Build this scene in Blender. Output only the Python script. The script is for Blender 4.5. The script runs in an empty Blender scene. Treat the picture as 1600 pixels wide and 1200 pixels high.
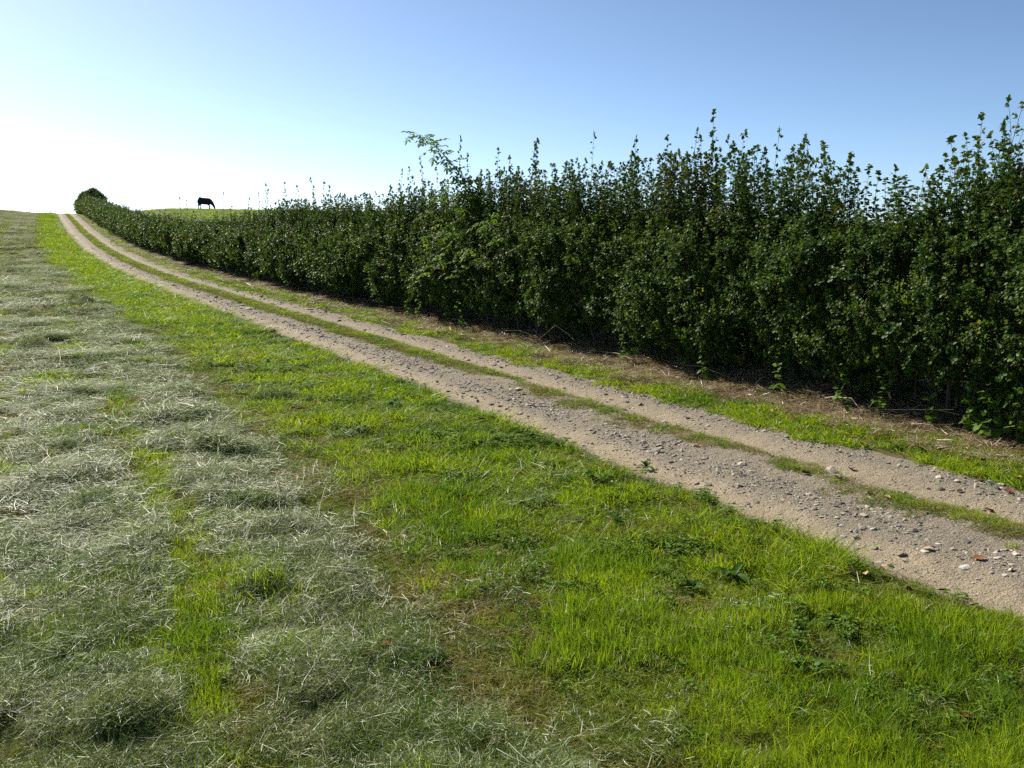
import bpy, math, random
import numpy as np
from mathutils import Vector, Matrix

random.seed(11)
RNG = np.random.default_rng(11)
SC = bpy.context.scene
COL = SC.collection
R = math.radians

# ------------------------------------------------------------------ camera, sky, sun, exposure
FPX = 1400.0                      # focal length in pixels of the 1600 px wide photograph
PITCH, YAW, CH = R(8.9306), R(26.2865), 1.7
cam_d = bpy.data.cameras.new('camera')
cam = bpy.data.objects.new('camera', cam_d)
COL.objects.link(cam)
cam_d.sensor_width = 36.0
cam_d.lens = FPX / 1600.0 * 36.0
cam_d.clip_start = 0.05
cam_d.clip_end = 6000.0
cam.location = (0, 0, CH)
cam.rotation_euler = (math.pi / 2 - PITCH, 0, -YAW)
SC.camera = cam

SUN_AZ, SUN_EL = R(-18), R(38)    # azimuth measured from +Y (the lane) towards +X
w = bpy.data.worlds.new('World')
SC.world = w
w.use_nodes = True
nt = w.node_tree
nt.nodes.clear()
sky = nt.nodes.new('ShaderNodeTexSky')
sky.sky_type = 'NISHITA'
sky.sun_disc = False
sky.sun_elevation = SUN_EL
sky.sun_rotation = SUN_AZ
sky.air_density = 0.55
sky.dust_density = 0.55
sky.ozone_density = 2.0
bg = nt.nodes.new('ShaderNodeBackground')
bg.inputs['Strength'].default_value = 0.108
wo = nt.nodes.new('ShaderNodeOutputWorld')
def _scaled(v, sock):             # contrast of the whole sky as the camera recorded it
    m = nt.nodes.new('ShaderNodeVectorMath'); m.operation = 'SCALE'
    m.inputs['Scale'].default_value = v
    nt.links.new(sock, m.inputs[0])
    return m.outputs[0]
gam = nt.nodes.new('ShaderNodeGamma')
gam.inputs['Gamma'].default_value = 1.18
nt.links.new(_scaled(.1, sky.outputs[0]), gam.inputs['Color'])
hsv = nt.nodes.new('ShaderNodeHueSaturation')
hsv.inputs['Hue'].default_value = 0.492
hsv.inputs['Saturation'].default_value = 0.95
nt.links.new(_scaled(10.0, gam.outputs[0]), hsv.inputs['Color'])
nt.links.new(hsv.outputs[0], bg.inputs['Color'])
nt.links.new(bg.outputs[0], wo.inputs['Surface'])

sun_d = bpy.data.lights.new('sun', 'SUN')
sun_d.energy = 5.0
sun_d.angle = R(0.5)
sun_d.color = (1.0, 0.93, 0.82)
sun = bpy.data.objects.new('sun', sun_d)
COL.objects.link(sun)
sdir = Vector((math.sin(SUN_AZ) * math.cos(SUN_EL), math.cos(SUN_AZ) * math.cos(SUN_EL), math.sin(SUN_EL)))
sun.rotation_euler = sdir.to_track_quat('Z', 'Y').to_euler()
sun.location = (0, 0, 30)

vs = SC.view_settings
vs.view_transform = 'Standard'
vs.look = 'None'
vs.exposure = 0.7
vs.gamma = 1.0
vs.use_curve_mapping = False
cy = SC.cycles
cy.max_bounces = 4
cy.diffuse_bounces = 2
cy.glossy_bounces = 1
cy.transmission_bounces = 2
cy.transparent_max_bounces = 4
cy.use_denoising = False
cy.use_adaptive_sampling = True
cy.adaptive_threshold = 0.018
cy.sample_clamp_indirect = 3.0
cy.adaptive_min_samples = 20
cy.caustics_reflective = False
cy.caustics_refractive = False

# ------------------------------------------------------------------ terrain functions
def smooth_table(ys, xs):
    g = np.arange(-60, 420, .5)
    v = np.interp(g, ys, xs)
    k = np.exp(-np.linspace(-2, 2, 25) ** 2)
    k /= k.sum()
    return g, np.convolve(np.pad(v, 12, mode='edge'), k, 'valid')

_gx, _vx = smooth_table([-400, -20, 0, 12, 18, 22, 28, 37, 48, 61, 80, 105, 133, 160, 220, 400, 2000],
                        [4.9, 4.9, 4.9, 4.75, 4.45, 4.15, 3.75, 3.25, 2.65, 2.0, 1.45, 1.0, .57, .2, -.5, -2, -2])
_gz, _vz = smooth_table([-60, -20, 0, 10, 18, 22, 28, 37, 48, 61, 80, 100, 118, 128, 136, 145, 165, 220, 400, 2000],
                        [0, 0, 0, 0, .1, .18, .3, .47, .85, 1.5, 2.55, 3.7, 4.75, 5.3, 5.62, 5.75, 5.4, 3.0, -10, -120])

def xc(y):                                       # centre line of the track
    return np.interp(y, _gx, _vx)

def ss(a, b, x):
    t = np.clip((x - a) / (b - a), 0, 1)
    return t * t * (3 - 2 * t)

def _hash(ix, iy, seed):
    h = (ix.astype(np.int64) * 374761393 + iy.astype(np.int64) * 668265263 + seed * 1274126177) & 0x7fffffff
    h = ((h ^ (h >> 13)) * 1274126177) & 0x7fffffff
    return ((h ^ (h >> 16)) & 0xffff) / 65535.0

def vnoise(x, y, seed=0):
    x = np.asarray(x, float); y = np.asarray(y, float)
    ix = np.floor(x); iy = np.floor(y)
    fx = x - ix; fy = y - iy
    fx = fx * fx * (3 - 2 * fx); fy = fy * fy * (3 - 2 * fy)
    a = _hash(ix, iy, seed); b = _hash(ix + 1, iy, seed)
    c = _hash(ix, iy + 1, seed); d = _hash(ix + 1, iy + 1, seed)
    return (a * (1 - fx) + b * fx) * (1 - fy) + (c * (1 - fx) + d * fx) * fy

def fbm(x, y, seed=0, octaves=3):
    v = 0; amp = 1; tot = 0
    for o in range(octaves):
        v = v + amp * vnoise(x * 2 ** o, y * 2 ** o, seed + o * 17)
        tot += amp; amp *= .5
    return v / tot

# swaths of cut grass, as (start, end) in u = distance from the track's centre line
SWATHS = [(-4.22, -3.64), (-5.32, -4.58), (-7.1, -6.35), (-8.25, -7.55), (-10.1, -9.1), (-11.3, -10.4), (-13.2, -12.1),
          (-14.5, -13.5), (-16.4, -15.3), (-17.7, -16.7), (-19.6, -18.5), (-21, -20), (-23.2, -22.0), (-24.6, -23.6)]

def swath(u, y):
    wob = (fbm(y * .55, u * 0.2, 5) - .5) * .26
    s = np.zeros_like(u)
    for a, b in SWATHS:
        s = np.maximum(s, ss(a - .12, a + .12, u + wob) * (1 - ss(b - .12, b + .12, u + wob)))
    return s

def zmacro(x, y):
    u = x - xc(y)
    zc = np.interp(y, _gz, _vz)
    zc = zc + np.where(y > 400, -(y - 400) * .06, 0)
    return (zc + ss(4, 14, u) * ss(30, 130, y) * .9 + ss(-2, -9, u) * ss(40, 130, y) * .45
            - ss(30, 400, np.abs(u)) * ss(250, 30, y) * 6)

def zmicro(u, y):
    near = 1 - ss(60, 120, y)
    z = -.045 * np.exp(-((u + .88) / .2) ** 2) - .04 * np.exp(-((u - .46) / .2) ** 2)
    z = z + .025 * np.exp(-((u - .02) / .2) ** 2)
    z = z + .03 * (ss(-1.05, -1.3, u)) + .04 * ss(1.0, 1.4, u) + .12 * ss(1.7, 2.6, u)
    z = z + (fbm(u * 2.2, y * 2.2, 3) - .5) * .035 + (fbm(u * .5, y * .35, 9) - .5) * .10 * ss(-1.2, -2.2, u)
    sw = swath(u, y)
    lump = fbm(u * 2.6, y * 1.9, 21, 3)
    z = z + sw * (.01 + .13 * np.clip(lump - .40, 0, 1)) + sw * .07 * (fbm(u * 6, y * 6, 31, 2) - .4) + sw * .08 * ss(.64, .76, fbm(u * 3.4 + 9, y * 2.6, 35, 2))
    return z * near

def ground(x, y):
    x = np.asarray(x, float); y = np.asarray(y, float)
    return zmacro(x, y) + zmicro(x - xc(y), y)

def gz(x, y):
    return float(ground(np.array([x]), np.array([y]))[0])

def pixel_ray(px, py):                           # direction through a pixel of the 1600 x 1200 photograph
    c, s = math.cos(PITCH), math.sin(PITCH)
    x = (px - 800) / FPX; y = (600 - py) / FPX
    d = np.array([x, c + y * s, -s + y * c])
    d = np.array([d[0] * math.cos(YAW) + d[1] * math.sin(YAW), -d[0] * math.sin(YAW) + d[1] * math.cos(YAW), d[2]])
    return d / np.linalg.norm(d)

_T = np.concatenate([np.arange(1, 40, .02), np.arange(40, 250, .1)])

def on_ground(px, py):                           # where that ray meets the ground
    p = pixel_ray(px, py)[None] * _T[:, None]
    z = CH + p[:, 2] - ground(p[:, 0], p[:, 1])
    i = int(np.argmax(z < 0))
    return Vector((p[i, 0], p[i, 1], gz(p[i, 0], p[i, 1])))

def on_hedge(px, py, u):                         # where it meets the upright sheet that runs along the hedge
    p = pixel_ray(px, py)[None] * _T[:, None]
    i = int(np.argmax(p[:, 0] - xc(p[:, 1]) - u > 0))
    return Vector((p[i, 0], p[i, 1], CH + p[i, 2]))

# ------------------------------------------------------------------ material helpers
def new_mat(name):
    m = bpy.data.materials.new(name)
    m.use_nodes = True
    t = m.node_tree
    t.nodes.clear()
    out = t.nodes.new('ShaderNodeOutputMaterial')
    return m, t, out

def N(t, kind, **kw):
    n = t.nodes.new(kind)
    for k, v in kw.items():
        if k.startswith('i_'):
            n.inputs[k[2:].replace('_', ' ')].default_value = v
        else:
            setattr(n, k, v)
    return n

def ramp(t, fac, stops):
    n = t.nodes.new('ShaderNodeValToRGB')
    el = n.color_ramp.elements
    while len(el) < len(stops):
        el.new(.5)
    for e, (p, c) in zip(el, stops):
        e.position = p
        e.color = (*c, 1) if len(c) == 3 else c
    if fac is not None:
        t.links.new(fac, n.inputs[0])
    return n.outputs[0]

def mixc(t, fac, a, b, mode='MIX'):
    n = t.nodes.new('ShaderNodeMix')
    n.data_type = 'RGBA'
    n.blend_type = mode
    for sock, v in ((n.inputs[0], fac), (n.inputs[6], a), (n.inputs[7], b)):
        if hasattr(v, 'is_linked'):
            t.links.new(v, sock)
        elif isinstance(v, (int, float)):
            sock.default_value = v
        else:
            sock.default_value = (*v, 1)
    return n.outputs[2]

def noise(t, scale, detail=3, rough=.55, coord=None, dist=0.0):
    n = t.nodes.new('ShaderNodeTexNoise')
    n.inputs['Scale'].default_value = scale
    n.inputs['Detail'].default_value = detail
    n.inputs['Roughness'].default_value = rough
    n.inputs['Distortion'].default_value = dist
    if coord is None:
        g = t.nodes.new('ShaderNodeNewGeometry')
        coord = g.outputs['Position']
    t.links.new(coord, n.inputs['Vector'])
    return n.outputs[0]

def mathn(t, op, a, b=None):
    n = t.nodes.new('ShaderNodeMath')
    n.operation = op
    for i, v in enumerate((a, b)):
        if v is None:
            continue
        if hasattr(v, 'is_linked'):
            t.links.new(v, n.inputs[i])
        else:
            n.inputs[i].default_value = v
    return n.outputs[0]

def plant_mat(name, stops, patch=None, patch_scale=.6, patch_lo=.5, patch_hi=.62, trans=.45, rough=.5, gloss=.045, trans_tint=(1.0, 1.0, .45), deep=None):
    """thin leaf: diffuse + light let through + a waxy sheen; colour varies by blade, by tuft and by patch of ground"""
    m, t, out = new_mat(name)
    oi = t.nodes.new('ShaderNodeObjectInfo')
    at = N(t, 'ShaderNodeAttribute', attribute_name='shade')
    f = mathn(t, 'MULTIPLY', oi.outputs['Random'], .45)
    f = mathn(t, 'ADD', f, mathn(t, 'MULTIPLY', at.outputs['Fac'], .55))
    c = ramp(t, f, stops)
    if patch is not None:
        n1 = noise(t, patch_scale, 4, .62)
        c2 = ramp(t, f, patch)
        k = t.nodes.new('ShaderNodeMapRange')
        k.inputs['From Min'].default_value = patch_lo
        k.inputs['From Max'].default_value = patch_hi
        t.links.new(n1, k.inputs['Value'])
        c = mixc(t, k.outputs[0], c, c2)
    if deep is not None:
        k = t.nodes.new('ShaderNodeMapRange')
        k.inputs['From Min'].default_value = .47
        k.inputs['From Max'].default_value = .62
        t.links.new(noise(t, .75, 3, .6), k.inputs['Value'])
        c = mixc(t, k.outputs[0], c, ramp(t, f, deep))
    d = t.nodes.new('ShaderNodeBsdfDiffuse')
    tr = t.nodes.new('ShaderNodeBsdfTranslucent')
    g = t.nodes.new('ShaderNodeBsdfGlossy')
    g.inputs['Roughness'].default_value = rough
    g.inputs['Color'].default_value = (1, 1, 1, 1)
    t.links.new(c, d.inputs['Color'])
    t.links.new(mixc(t, 1.0, c, trans_tint, 'MULTIPLY'), tr.inputs['Color'])
    a = t.nodes.new('ShaderNodeMixShader')
    a.inputs[0].default_value = trans
    t.links.new(d.outputs[0], a.inputs[1]); t.links.new(tr.outputs[0], a.inputs[2])
    fr = t.nodes.new('ShaderNodeFresnel')
    fr.inputs['IOR'].default_value = 1.45
    b = t.nodes.new('ShaderNodeMixShader')
    t.links.new(mathn(t, 'MULTIPLY', fr.outputs[0], gloss), b.inputs[0])
    t.links.new(a.outputs[0], b.inputs[1]); t.links.new(g.outputs[0], b.inputs[2])
    t.links.new(b.outputs[0], out.inputs['Surface'])
    return m

def solid_mat(name, stops, scale=20, rough=.85, bump=.4, spec=.3, per_object=0.5, bump_dist=.004, obj_coord=True):
    m, t, out = new_mat(name)
    p = t.nodes.new('ShaderNodeBsdfPrincipled')
    tc = t.nodes.new('ShaderNodeTexCoord')
    n1 = noise(t, scale, 5, .6, tc.outputs['Object'] if obj_coord else None)
    oi = t.nodes.new('ShaderNodeObjectInfo')
    f = mathn(t, 'ADD', mathn(t, 'MULTIPLY', n1, 1 - per_object), mathn(t, 'MULTIPLY', oi.outputs['Random'], per_object))
    t.links.new(ramp(t, f, stops), p.inputs['Base Color'])
    p.inputs['Roughness'].default_value = rough
    p.inputs['Specular IOR Level'].default_value = spec
    b = t.nodes.new('ShaderNodeBump')
    b.inputs['Strength'].default_value = bump
    b.inputs['Distance'].default_value = bump_dist
    t.links.new(n1, b.inputs['Height'])
    t.links.new(b.outputs[0], p.inputs['Normal'])
    t.links.new(p.outputs[0], out.inputs['Surface'])
    return m

# ------------------------------------------------------------------ object helpers
def tag(o, label=None, cat=None, group=None, kind=None):
    if label: o['label'] = label
    if cat: o['category'] = cat
    if group: o['group'] = group
    if kind: o['kind'] = kind
    return o

def link(name, data, parent=None, loc=(0, 0, 0), rot=(0, 0, 0), scl=(1, 1, 1)):
    o = bpy.data.objects.new(name, data)
    COL.objects.link(o)
    o.location = loc
    o.rotation_euler = rot
    o.scale = scl
    if parent is not None:
        o.parent = parent
    return o

class MB:
    """collects vertices and faces (numpy), makes one mesh with a per-vertex 'shade'"""
    def __init__(self):
        self.v, self.f, self.s, self.n = [], [], [], 0
    def add(self, verts, faces, shade=.5):
        verts = np.asarray(verts, float).reshape(-1, 3)
        self.v.append(verts)
        self.f.extend([tuple(i + self.n for i in f) for f in faces])
        self.s.append(np.broadcast_to(np.asarray(shade, float), (len(verts),)))
        self.n += len(verts)
    def mesh(self, name, mat, smooth=False):
        me = bpy.data.meshes.new(name)
        v = np.concatenate(self.v) if self.v else np.zeros((0, 3))
        me.from_pydata(v.tolist(), [], self.f)
        a = me.attributes.new('shade', 'FLOAT', 'POINT')
        a.data.foreach_set('value', np.concatenate(self.s).astype(np.float32))
        if mat: me.materials.append(mat)
        if smooth:
            me.polygons.foreach_set('use_smooth', [True] * len(me.polygons))
        me.update()
        return me
    def blade(self, base, d, length, width, bend, shade, side=None):
        """grass blade: base point, start direction, curving towards bend; 2 quads and a tip"""
        base = np.asarray(base, float); d = np.asarray(d, float); d = d / np.linalg.norm(d)
        bend = np.asarray(bend, float)
        if side is None:
            a = random.uniform(0, math.tau)
            side = np.array([math.cos(a), math.sin(a), 0])
        side = side - d * np.dot(side, d)
        side = side / (np.linalg.norm(side) + 1e-9) * width * .5
        m1 = base + d * length * .4 + bend * length * .12
        m2 = base + d * length * .75 + bend * length * .42
        tip = base + d * length * .98 + bend * length * .85
        self.add([base - side, base + side, m1 - side * .9, m1 + side * .9, m2 - side * .6, m2 + side * .6, tip],
                 [(0, 1, 3, 2), (2, 3, 5, 4), (4, 5, 6)], shade)
    def leaf(self, base, d, nrm, length, width, shade, fold=.25, droop=.1):
        """leaf with a fold along its midrib, lobed outline, 6 triangles"""
        base = np.asarray(base, float); d = np.asarray(d, float); d = d / (np.linalg.norm(d) + 1e-9)
        nrm = np.asarray(nrm, float); s = np.cross(d, nrm); s = s / (np.linalg.norm(s) + 1e-9)
        n2 = np.cross(s, d)
        P = lambda a, b, c: base + d * a * length + s * b * width + n2 * c * length
        self.add([P(0, 0, 0), P(.35, -.5, fold * .5), P(.72, -.42, fold * .35 - droop), P(1, 0, -droop), P(.72, .42, fold * .35 - droop), P(.35, .5, fold * .5), P(.5, 0, -.02)],
                 [(0, 6, 1), (1, 6, 2), (2, 6, 3), (3, 6, 4), (4, 6, 5), (5, 6, 0)], shade)
    def tube(self, pts, radii, sides=5, shade=.5):
        pts = [np.asarray(p, float) for p in pts]
        rings = []
        for i, p in enumerate(pts):
            d = pts[min(i + 1, len(pts) - 1)] - pts[max(i - 1, 0)]
            d = d / (np.linalg.norm(d) + 1e-9)
            a = np.cross(d, [0.3, 1, 0.2]); a /= np.linalg.norm(a)
            b = np.cross(d, a)
            rings.append([p + (a * math.cos(k * math.tau / sides) + b * math.sin(k * math.tau / sides)) * radii[i] for k in range(sides)])
        f = []
        for i in range(len(pts) - 1):
            for k in range(sides):
                k2 = (k + 1) % sides
                f.append((i * sides + k, i * sides + k2, (i + 1) * sides + k2, (i + 1) * sides + k))
        f.append(tuple(range(sides))[::-1])
        f.append(tuple((len(pts) - 1) * sides + k for k in range(sides)))
        self.add(np.array(rings).reshape(-1, 3), f, shade)

def U(a, b):
    return random.uniform(a, b)

def rdir(tilt_lo, tilt_hi):
    """unit vector tilted away from straight up by an angle between the two (degrees)"""
    t = R(U(tilt_lo, tilt_hi)); a = U(0, math.tau)
    return np.array([math.sin(t) * math.cos(a), math.sin(t) * math.sin(a), math.cos(t)])

def scatter_object(name, sources, pos, rot, scl, parent=None):
    """one object: a cloud of points that carries the given meshes (geometry nodes)"""
    n = len(pos)
    me = bpy.data.meshes.new(name)
    me.vertices.add(n)
    me.vertices.foreach_set('co', np.asarray(pos, np.float32).ravel())
    a = me.attributes.new('rot', 'FLOAT_VECTOR', 'POINT'); a.data.foreach_set('vector', np.asarray(rot, np.float32).ravel())
    a = me.attributes.new('scl', 'FLOAT_VECTOR', 'POINT'); a.data.foreach_set('vector', np.asarray(scl, np.float32).ravel())
    a = me.attributes.new('pick', 'INT', 'POINT'); a.data.foreach_set('value', RNG.integers(0, len(sources), n).astype(np.int32))
    for s in sources[:1]:
        for m in s.materials: me.materials.append(m)
    o = link(name, me, parent)
    g = bpy.data.node_groups.new(name + '_nodes', 'GeometryNodeTree')
    g.interface.new_socket('Geometry', in_out='INPUT', socket_type='NodeSocketGeometry')
    g.interface.new_socket('Geometry', in_out='OUTPUT', socket_type='NodeSocketGeometry')
    gi = g.nodes.new('NodeGroupInput'); go = g.nodes.new('NodeGroupOutput')
    iop = g.nodes.new('GeometryNodeInstanceOnPoints')
    gti = g.nodes.new('GeometryNodeGeometryToInstance')
    for s in sources:
        so = bpy.data.objects.new(s.name + '_source', s)          # never linked to the scene
        oi = g.nodes.new('GeometryNodeObjectInfo')
        oi.inputs['Object'].default_value = so
        g.links.new(oi.outputs['Geometry'], gti.inputs[0])
    def named(nm, typ):
        k = g.nodes.new('GeometryNodeInputNamedAttribute')
        k.data_type = typ
        k.inputs['Name'].default_value = nm
        return k.outputs['Attribute']
    g.links.new(gi.outputs[0], iop.inputs['Points'])
    g.links.new(gti.outputs[0], iop.inputs['Instance'])
    iop.inputs['Pick Instance'].default_value = True
    g.links.new(named('pick', 'INT'), iop.inputs['Instance Index'])
    er = g.nodes.new('FunctionNodeEulerToRotation')
    g.links.new(named('rot', 'FLOAT_VECTOR'), er.inputs[0])
    g.links.new(er.outputs[0], iop.inputs['Rotation'])
    g.links.new(named('scl', 'FLOAT_VECTOR'), iop.inputs['Scale'])
    g.links.new(iop.outputs[0], go.inputs[0])
    md = o.modifiers.new('scatter', 'NODES')
    md.node_group = g
    return o

def fan(n, rmin=1.0, rmax=140.0, half=R(44)):
    """points over the ground, as dense per angle far away as near; r is their distance from where the viewer stands"""
    n = int(n * R(85) / half)
    r = np.exp(RNG.uniform(math.log(rmin), math.log(rmax), n))
    a = RNG.uniform(-R(85), R(85), n)
    ok = (np.abs(a) < half) | (r < 7)             # all round close by, only ahead further off
    r, a = r[ok], YAW + a[ok]
    x, y = r * np.sin(a), r * np.cos(a)
    return x, y, x - xc(y), r

# ------------------------------------------------------------------ ground materials
def ground_mat(name, stops, patch, bump=.6):
    m, t, out = new_mat(name)
    p = t.nodes.new('ShaderNodeBsdfPrincipled')
    n1 = noise(t, 1.3, 6, .65); n2 = noise(t, 45, 4, .7); n3 = noise(t, .35, 3, .5)
    c = ramp(t, n2, stops)
    k = ramp(t, n1, [(.42, (0, 0, 0)), (.62, (1, 1, 1))])
    c = mixc(t, mathn(t, 'MULTIPLY', k, .8), c, ramp(t, n2, patch))
    c = mixc(t, mathn(t, 'MULTIPLY', n3, .35), c, (.05, .06, .015))
    t.links.new(c, p.inputs['Base Color'])
    p.inputs['Roughness'].default_value = .95
    p.inputs['Specular IOR Level'].default_value = .15
    b = t.nodes.new('ShaderNodeBump')
    b.inputs['Strength'].default_value = bump; b.inputs['Distance'].default_value = .02
    t.links.new(n2, b.inputs['Height']); t.links.new(b.outputs[0], p.inputs['Normal'])
    t.links.new(p.outputs[0], out.inputs['Surface'])
    return m

M_meadow = ground_mat('meadow_floor', [(.3, (.045, .05, .016)), (.7, (.12, .13, .035))], [(.3, (.08, .078, .025)), (.7, (.16, .15, .05))])
M_verge = ground_mat('verge_floor', [(.3, (.07, .055, .025)), (.7, (.17, .13, .06))], [(.3, (.05, .06, .015)), (.7, (.12, .13, .03))])
M_pasture = ground_mat('pasture_grass', [(.3, (.05, .085, .016)), (.7, (.10, .16, .03))], [(.3, (.06, .085, .02)), (.7, (.13, .16, .04))])

def track_mat():
    m, t, out = new_mat('track_earth')
    p = t.nodes.new('ShaderNodeBsdfPrincipled')
    au = N(t, 'ShaderNodeAttribute', attribute_name='u')
    g = t.nodes.new('ShaderNodeNewGeometry')
    big = noise(t, 1.7, 5, .6); fine = noise(t, 60, 6, .7); mid = noise(t, 11, 4, .6)
    uu = mathn(t, 'ADD', au.outputs['Fac'], mathn(t, 'MULTIPLY', mathn(t, 'SUBTRACT', big, .5), .55))
    nrm = t.nodes.new('ShaderNodeMapRange')
    nrm.inputs['From Min'].default_value = -1.3; nrm.inputs['From Max'].default_value = 1.3
    t.links.new(uu, nrm.inputs['Value'])
    # where the wheels run the surface is bare sandy earth, elsewhere broken grey stone
    q = lambda u: (u + 1.3) / 2.6
    sand = ramp(t, nrm.outputs[0], [(q(-1.1), (.35,) * 3), (q(-.98), (1,) * 3), (q(-.78), (.9,) * 3), (q(-.6), (.12,) * 3), (q(-.15), (.1,) * 3), (q(.2), (.7,) * 3), (q(.42), (1,) * 3), (q(.6), (.5,) * 3), (q(.8), (.1,) * 3)])
    stone = ramp(t, fine, [(.25, (.12, .102, .074)), (.5, (.245, .212, .158)), (.75, (.39, .345, .265))])
    earth = ramp(t, fine, [(.25, (.28, .222, .138)), (.5, (.40, .33, .215)), (.8, (.50, .425, .295))])
    c = mixc(t, sand, stone, earth)
    c = mixc(t, mathn(t, 'MULTIPLY', mid, .45), c, (.19, .16, .12))
    t.links.new(c, p.inputs['Base Color'])
    p.inputs['Roughness'].default_value = .93
    p.inputs['Specular IOR Level'].default_value = .2
    v = t.nodes.new('ShaderNodeTexVoronoi'); v.inputs['Scale'].default_value = 95
    t.links.new(g.outputs['Position'], v.inputs['Vector'])
    hgt = mathn(t, 'ADD', mathn(t, 'MULTIPLY', v.outputs['Distance'], -.35), mathn(t, 'ADD', mathn(t, 'MULTIPLY', fine, 1.2), mathn(t, 'MULTIPLY', mid, 2.2)))
    b = t.nodes.new('ShaderNodeBump')
    b.inputs['Strength'].default_value = .85; b.inputs['Distance'].default_value = .018
    t.links.new(hgt, b.inputs['Height']); t.links.new(b.outputs[0], p.inputs['Normal'])
    t.links.new(p.outputs[0], out.inputs['Surface'])
    return m
M_track = track_mat()

# ------------------------------------------------------------------ the ground, in four sheets that share their edges
def ycoords():
    ys = [-40., -25, -15, -8, -4]
    y = -1.0
    while y < 160:
        ys.append(y)
        y += max(.05, min(.014 * max(y, 0), 1.6))
    ys += [170, 190, 220, 260, 320, 400, 520, 700, 1000]
    return np.array(ys)
YC = ycoords()

def sheet(name, us, mat, kind='structure'):
    us = np.asarray(us, float)
    uu, yy = np.meshgrid(us, YC)
    xx = uu + xc(yy)
    zz = ground(xx, yy)
    nv = len(us); ny = len(YC)
    me = bpy.data.meshes.new(name)
    idx = np.arange(nv * ny).reshape(ny, nv)
    quads = np.stack([idx[:-1, :-1], idx[:-1, 1:], idx[1:, 1:], idx[1:, :-1]], -1).reshape(-1, 4)
    me.vertices.add(nv * ny)
    me.vertices.foreach_set('co', np.stack([xx, yy, zz], -1).astype(np.float32).ravel())
    me.loops.add(quads.size); me.loops.foreach_set('vertex_index', quads.ravel().astype(np.int32))
    me.polygons.add(len(quads))
    me.polygons.foreach_set('loop_start', (np.arange(len(quads)) * 4).astype(np.int32))
    a = me.attributes.new('u', 'FLOAT', 'POINT'); a.data.foreach_set('value', uu.astype(np.float32).ravel())
    me.materials.append(mat)
    me.update(calc_edges=True); me.validate()
    me.polygons.foreach_set('use_smooth', [True] * len(me.polygons))
    o = link(name, me)
    return tag(o, kind=kind)

um = np.concatenate([[-1500, -900, -500, -280, -160, -100, -70, -50, -40], np.linspace(-32, -12, 50), np.linspace(-11.7, -6, 90), np.linspace(-5.95, -1.15, 90)])
sheet('meadow', um, M_meadow)
sheet('farm_track', np.linspace(-1.15, 1.05, 56), M_track)
sheet('grass_verge', np.linspace(1.05, 3.7, 34), M_verge)
sheet('pasture', np.concatenate([np.linspace(3.7, 8, 16), np.linspace(9, 30, 24), [36, 45, 60, 80, 110, 160, 250, 400, 700, 1200]]), M_pasture)

# ------------------------------------------------------------------ grass
M_lush = plant_mat('lush_grass', [(.1, (.12, .21, .012)), (.45, (.24, .35, .018)), (.85, (.37, .45, .03)), (1, (.40, .40, .10))],
                   [(.1, (.13, .14, .02)), (.6, (.26, .24, .06)), (1, (.34, .27, .12))], 1.1, .57, .74, .62, deep=[(.1, (.07, .15, .012)), (.5, (.13, .24, .018)), (1, (.24, .32, .04))])
M_short = plant_mat('short_grass', [(.1, (.08, .14, .015)), (.45, (.15, .22, .025)), (.8, (.24, .28, .05)), (1, (.32, .28, .12))],
                    [(.1, (.115, .10, .024)), (.5, (.235, .205, .06)), (1, (.36, .30, .14))], 1.4, .42, .60, .45)
M_hay = plant_mat('cut_grass', [(.05, (.075, .13, .022)), (.4, (.17, .225, .06)), (.75, (.31, .34, .14)), (1, (.58, .56, .39))],
                  [(.1, (.08, .15, .02)), (.6, (.19, .27, .05)), (1, (.36, .40, .15))], 1.3, .44, .60, .40, .5, .055, (1, 1, .6))
M_strand = plant_mat('bleached_stalk', [(.05, (.25, .27, .14)), (.5, (.42, .42, .28)), (1, (.62, .60, .48))], None, trans=.3, rough=.5, gloss=.05, trans_tint=(1, 1, .8))
M_straw = plant_mat('dry_straw', [(.1, (.13, .085, .04)), (.5, (.27, .195, .10)), (1, (.44, .35, .21))],
                    [(.1, (.07, .10, .02)), (.6, (.15, .17, .05)), (1, (.30, .25, .12))], 1.6, .56, .7, .3, .5, .15)

def tuft(name, mat, n, rad, h, wd, tilt, bend, n_lie=0):
    mb = MB()
    for i in range(n):
        a = U(0, math.tau); r = rad * math.sqrt(U(0, 1))
        d = rdir(*tilt)
        out = np.array([d[0], d[1], -U(.1, .5)])
        mb.blade((r * math.cos(a), r * math.sin(a), -.004), d, U(*h), U(*wd), out * U(*bend), U(0, 1))
    for i in range(n_lie):
        a = U(0, math.tau); r = rad * U(0, 1.2)
        d = rdir(72, 96)
        mb.blade((r * math.cos(a), r * math.sin(a), U(.005, .035)), d, U(.03, .08), U(*wd), np.array([0, 0, U(-.25, .1)]), U(.6, 1))
    return mb.mesh(name, mat)

def haymat(name, mat, n, rad, h=.05, wd=(.0014, .003)):
    """cut grass lying loose: long thin blades, most of them near flat, pointing anyhow"""
    mb = MB()
    main = U(0, math.tau)
    for i in range(n):
        a = U(0, math.tau); r = rad * math.sqrt(U(0, 1))
        az = main + random.gauss(0, 1.2)
        el = random.gauss(.04, .26)
        d = np.array([math.cos(az) * math.cos(el), math.sin(az) * math.cos(el), math.sin(el)])
        L = U(.03, .085) if random.random() < .86 else U(.08, .17)
        mb.blade((r * math.cos(a) - d[0] * L * .5, r * math.sin(a) - d[1] * L * .5, U(.004, h)), d, L, U(*wd),
                 np.array([U(-.7, .7), U(-.7, .7), U(-.45, .3)]), U(0, 1) ** .8, side=np.array([-math.sin(az), math.cos(az), U(-.7, .7)]))
    return mb.mesh(name, mat)

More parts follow.
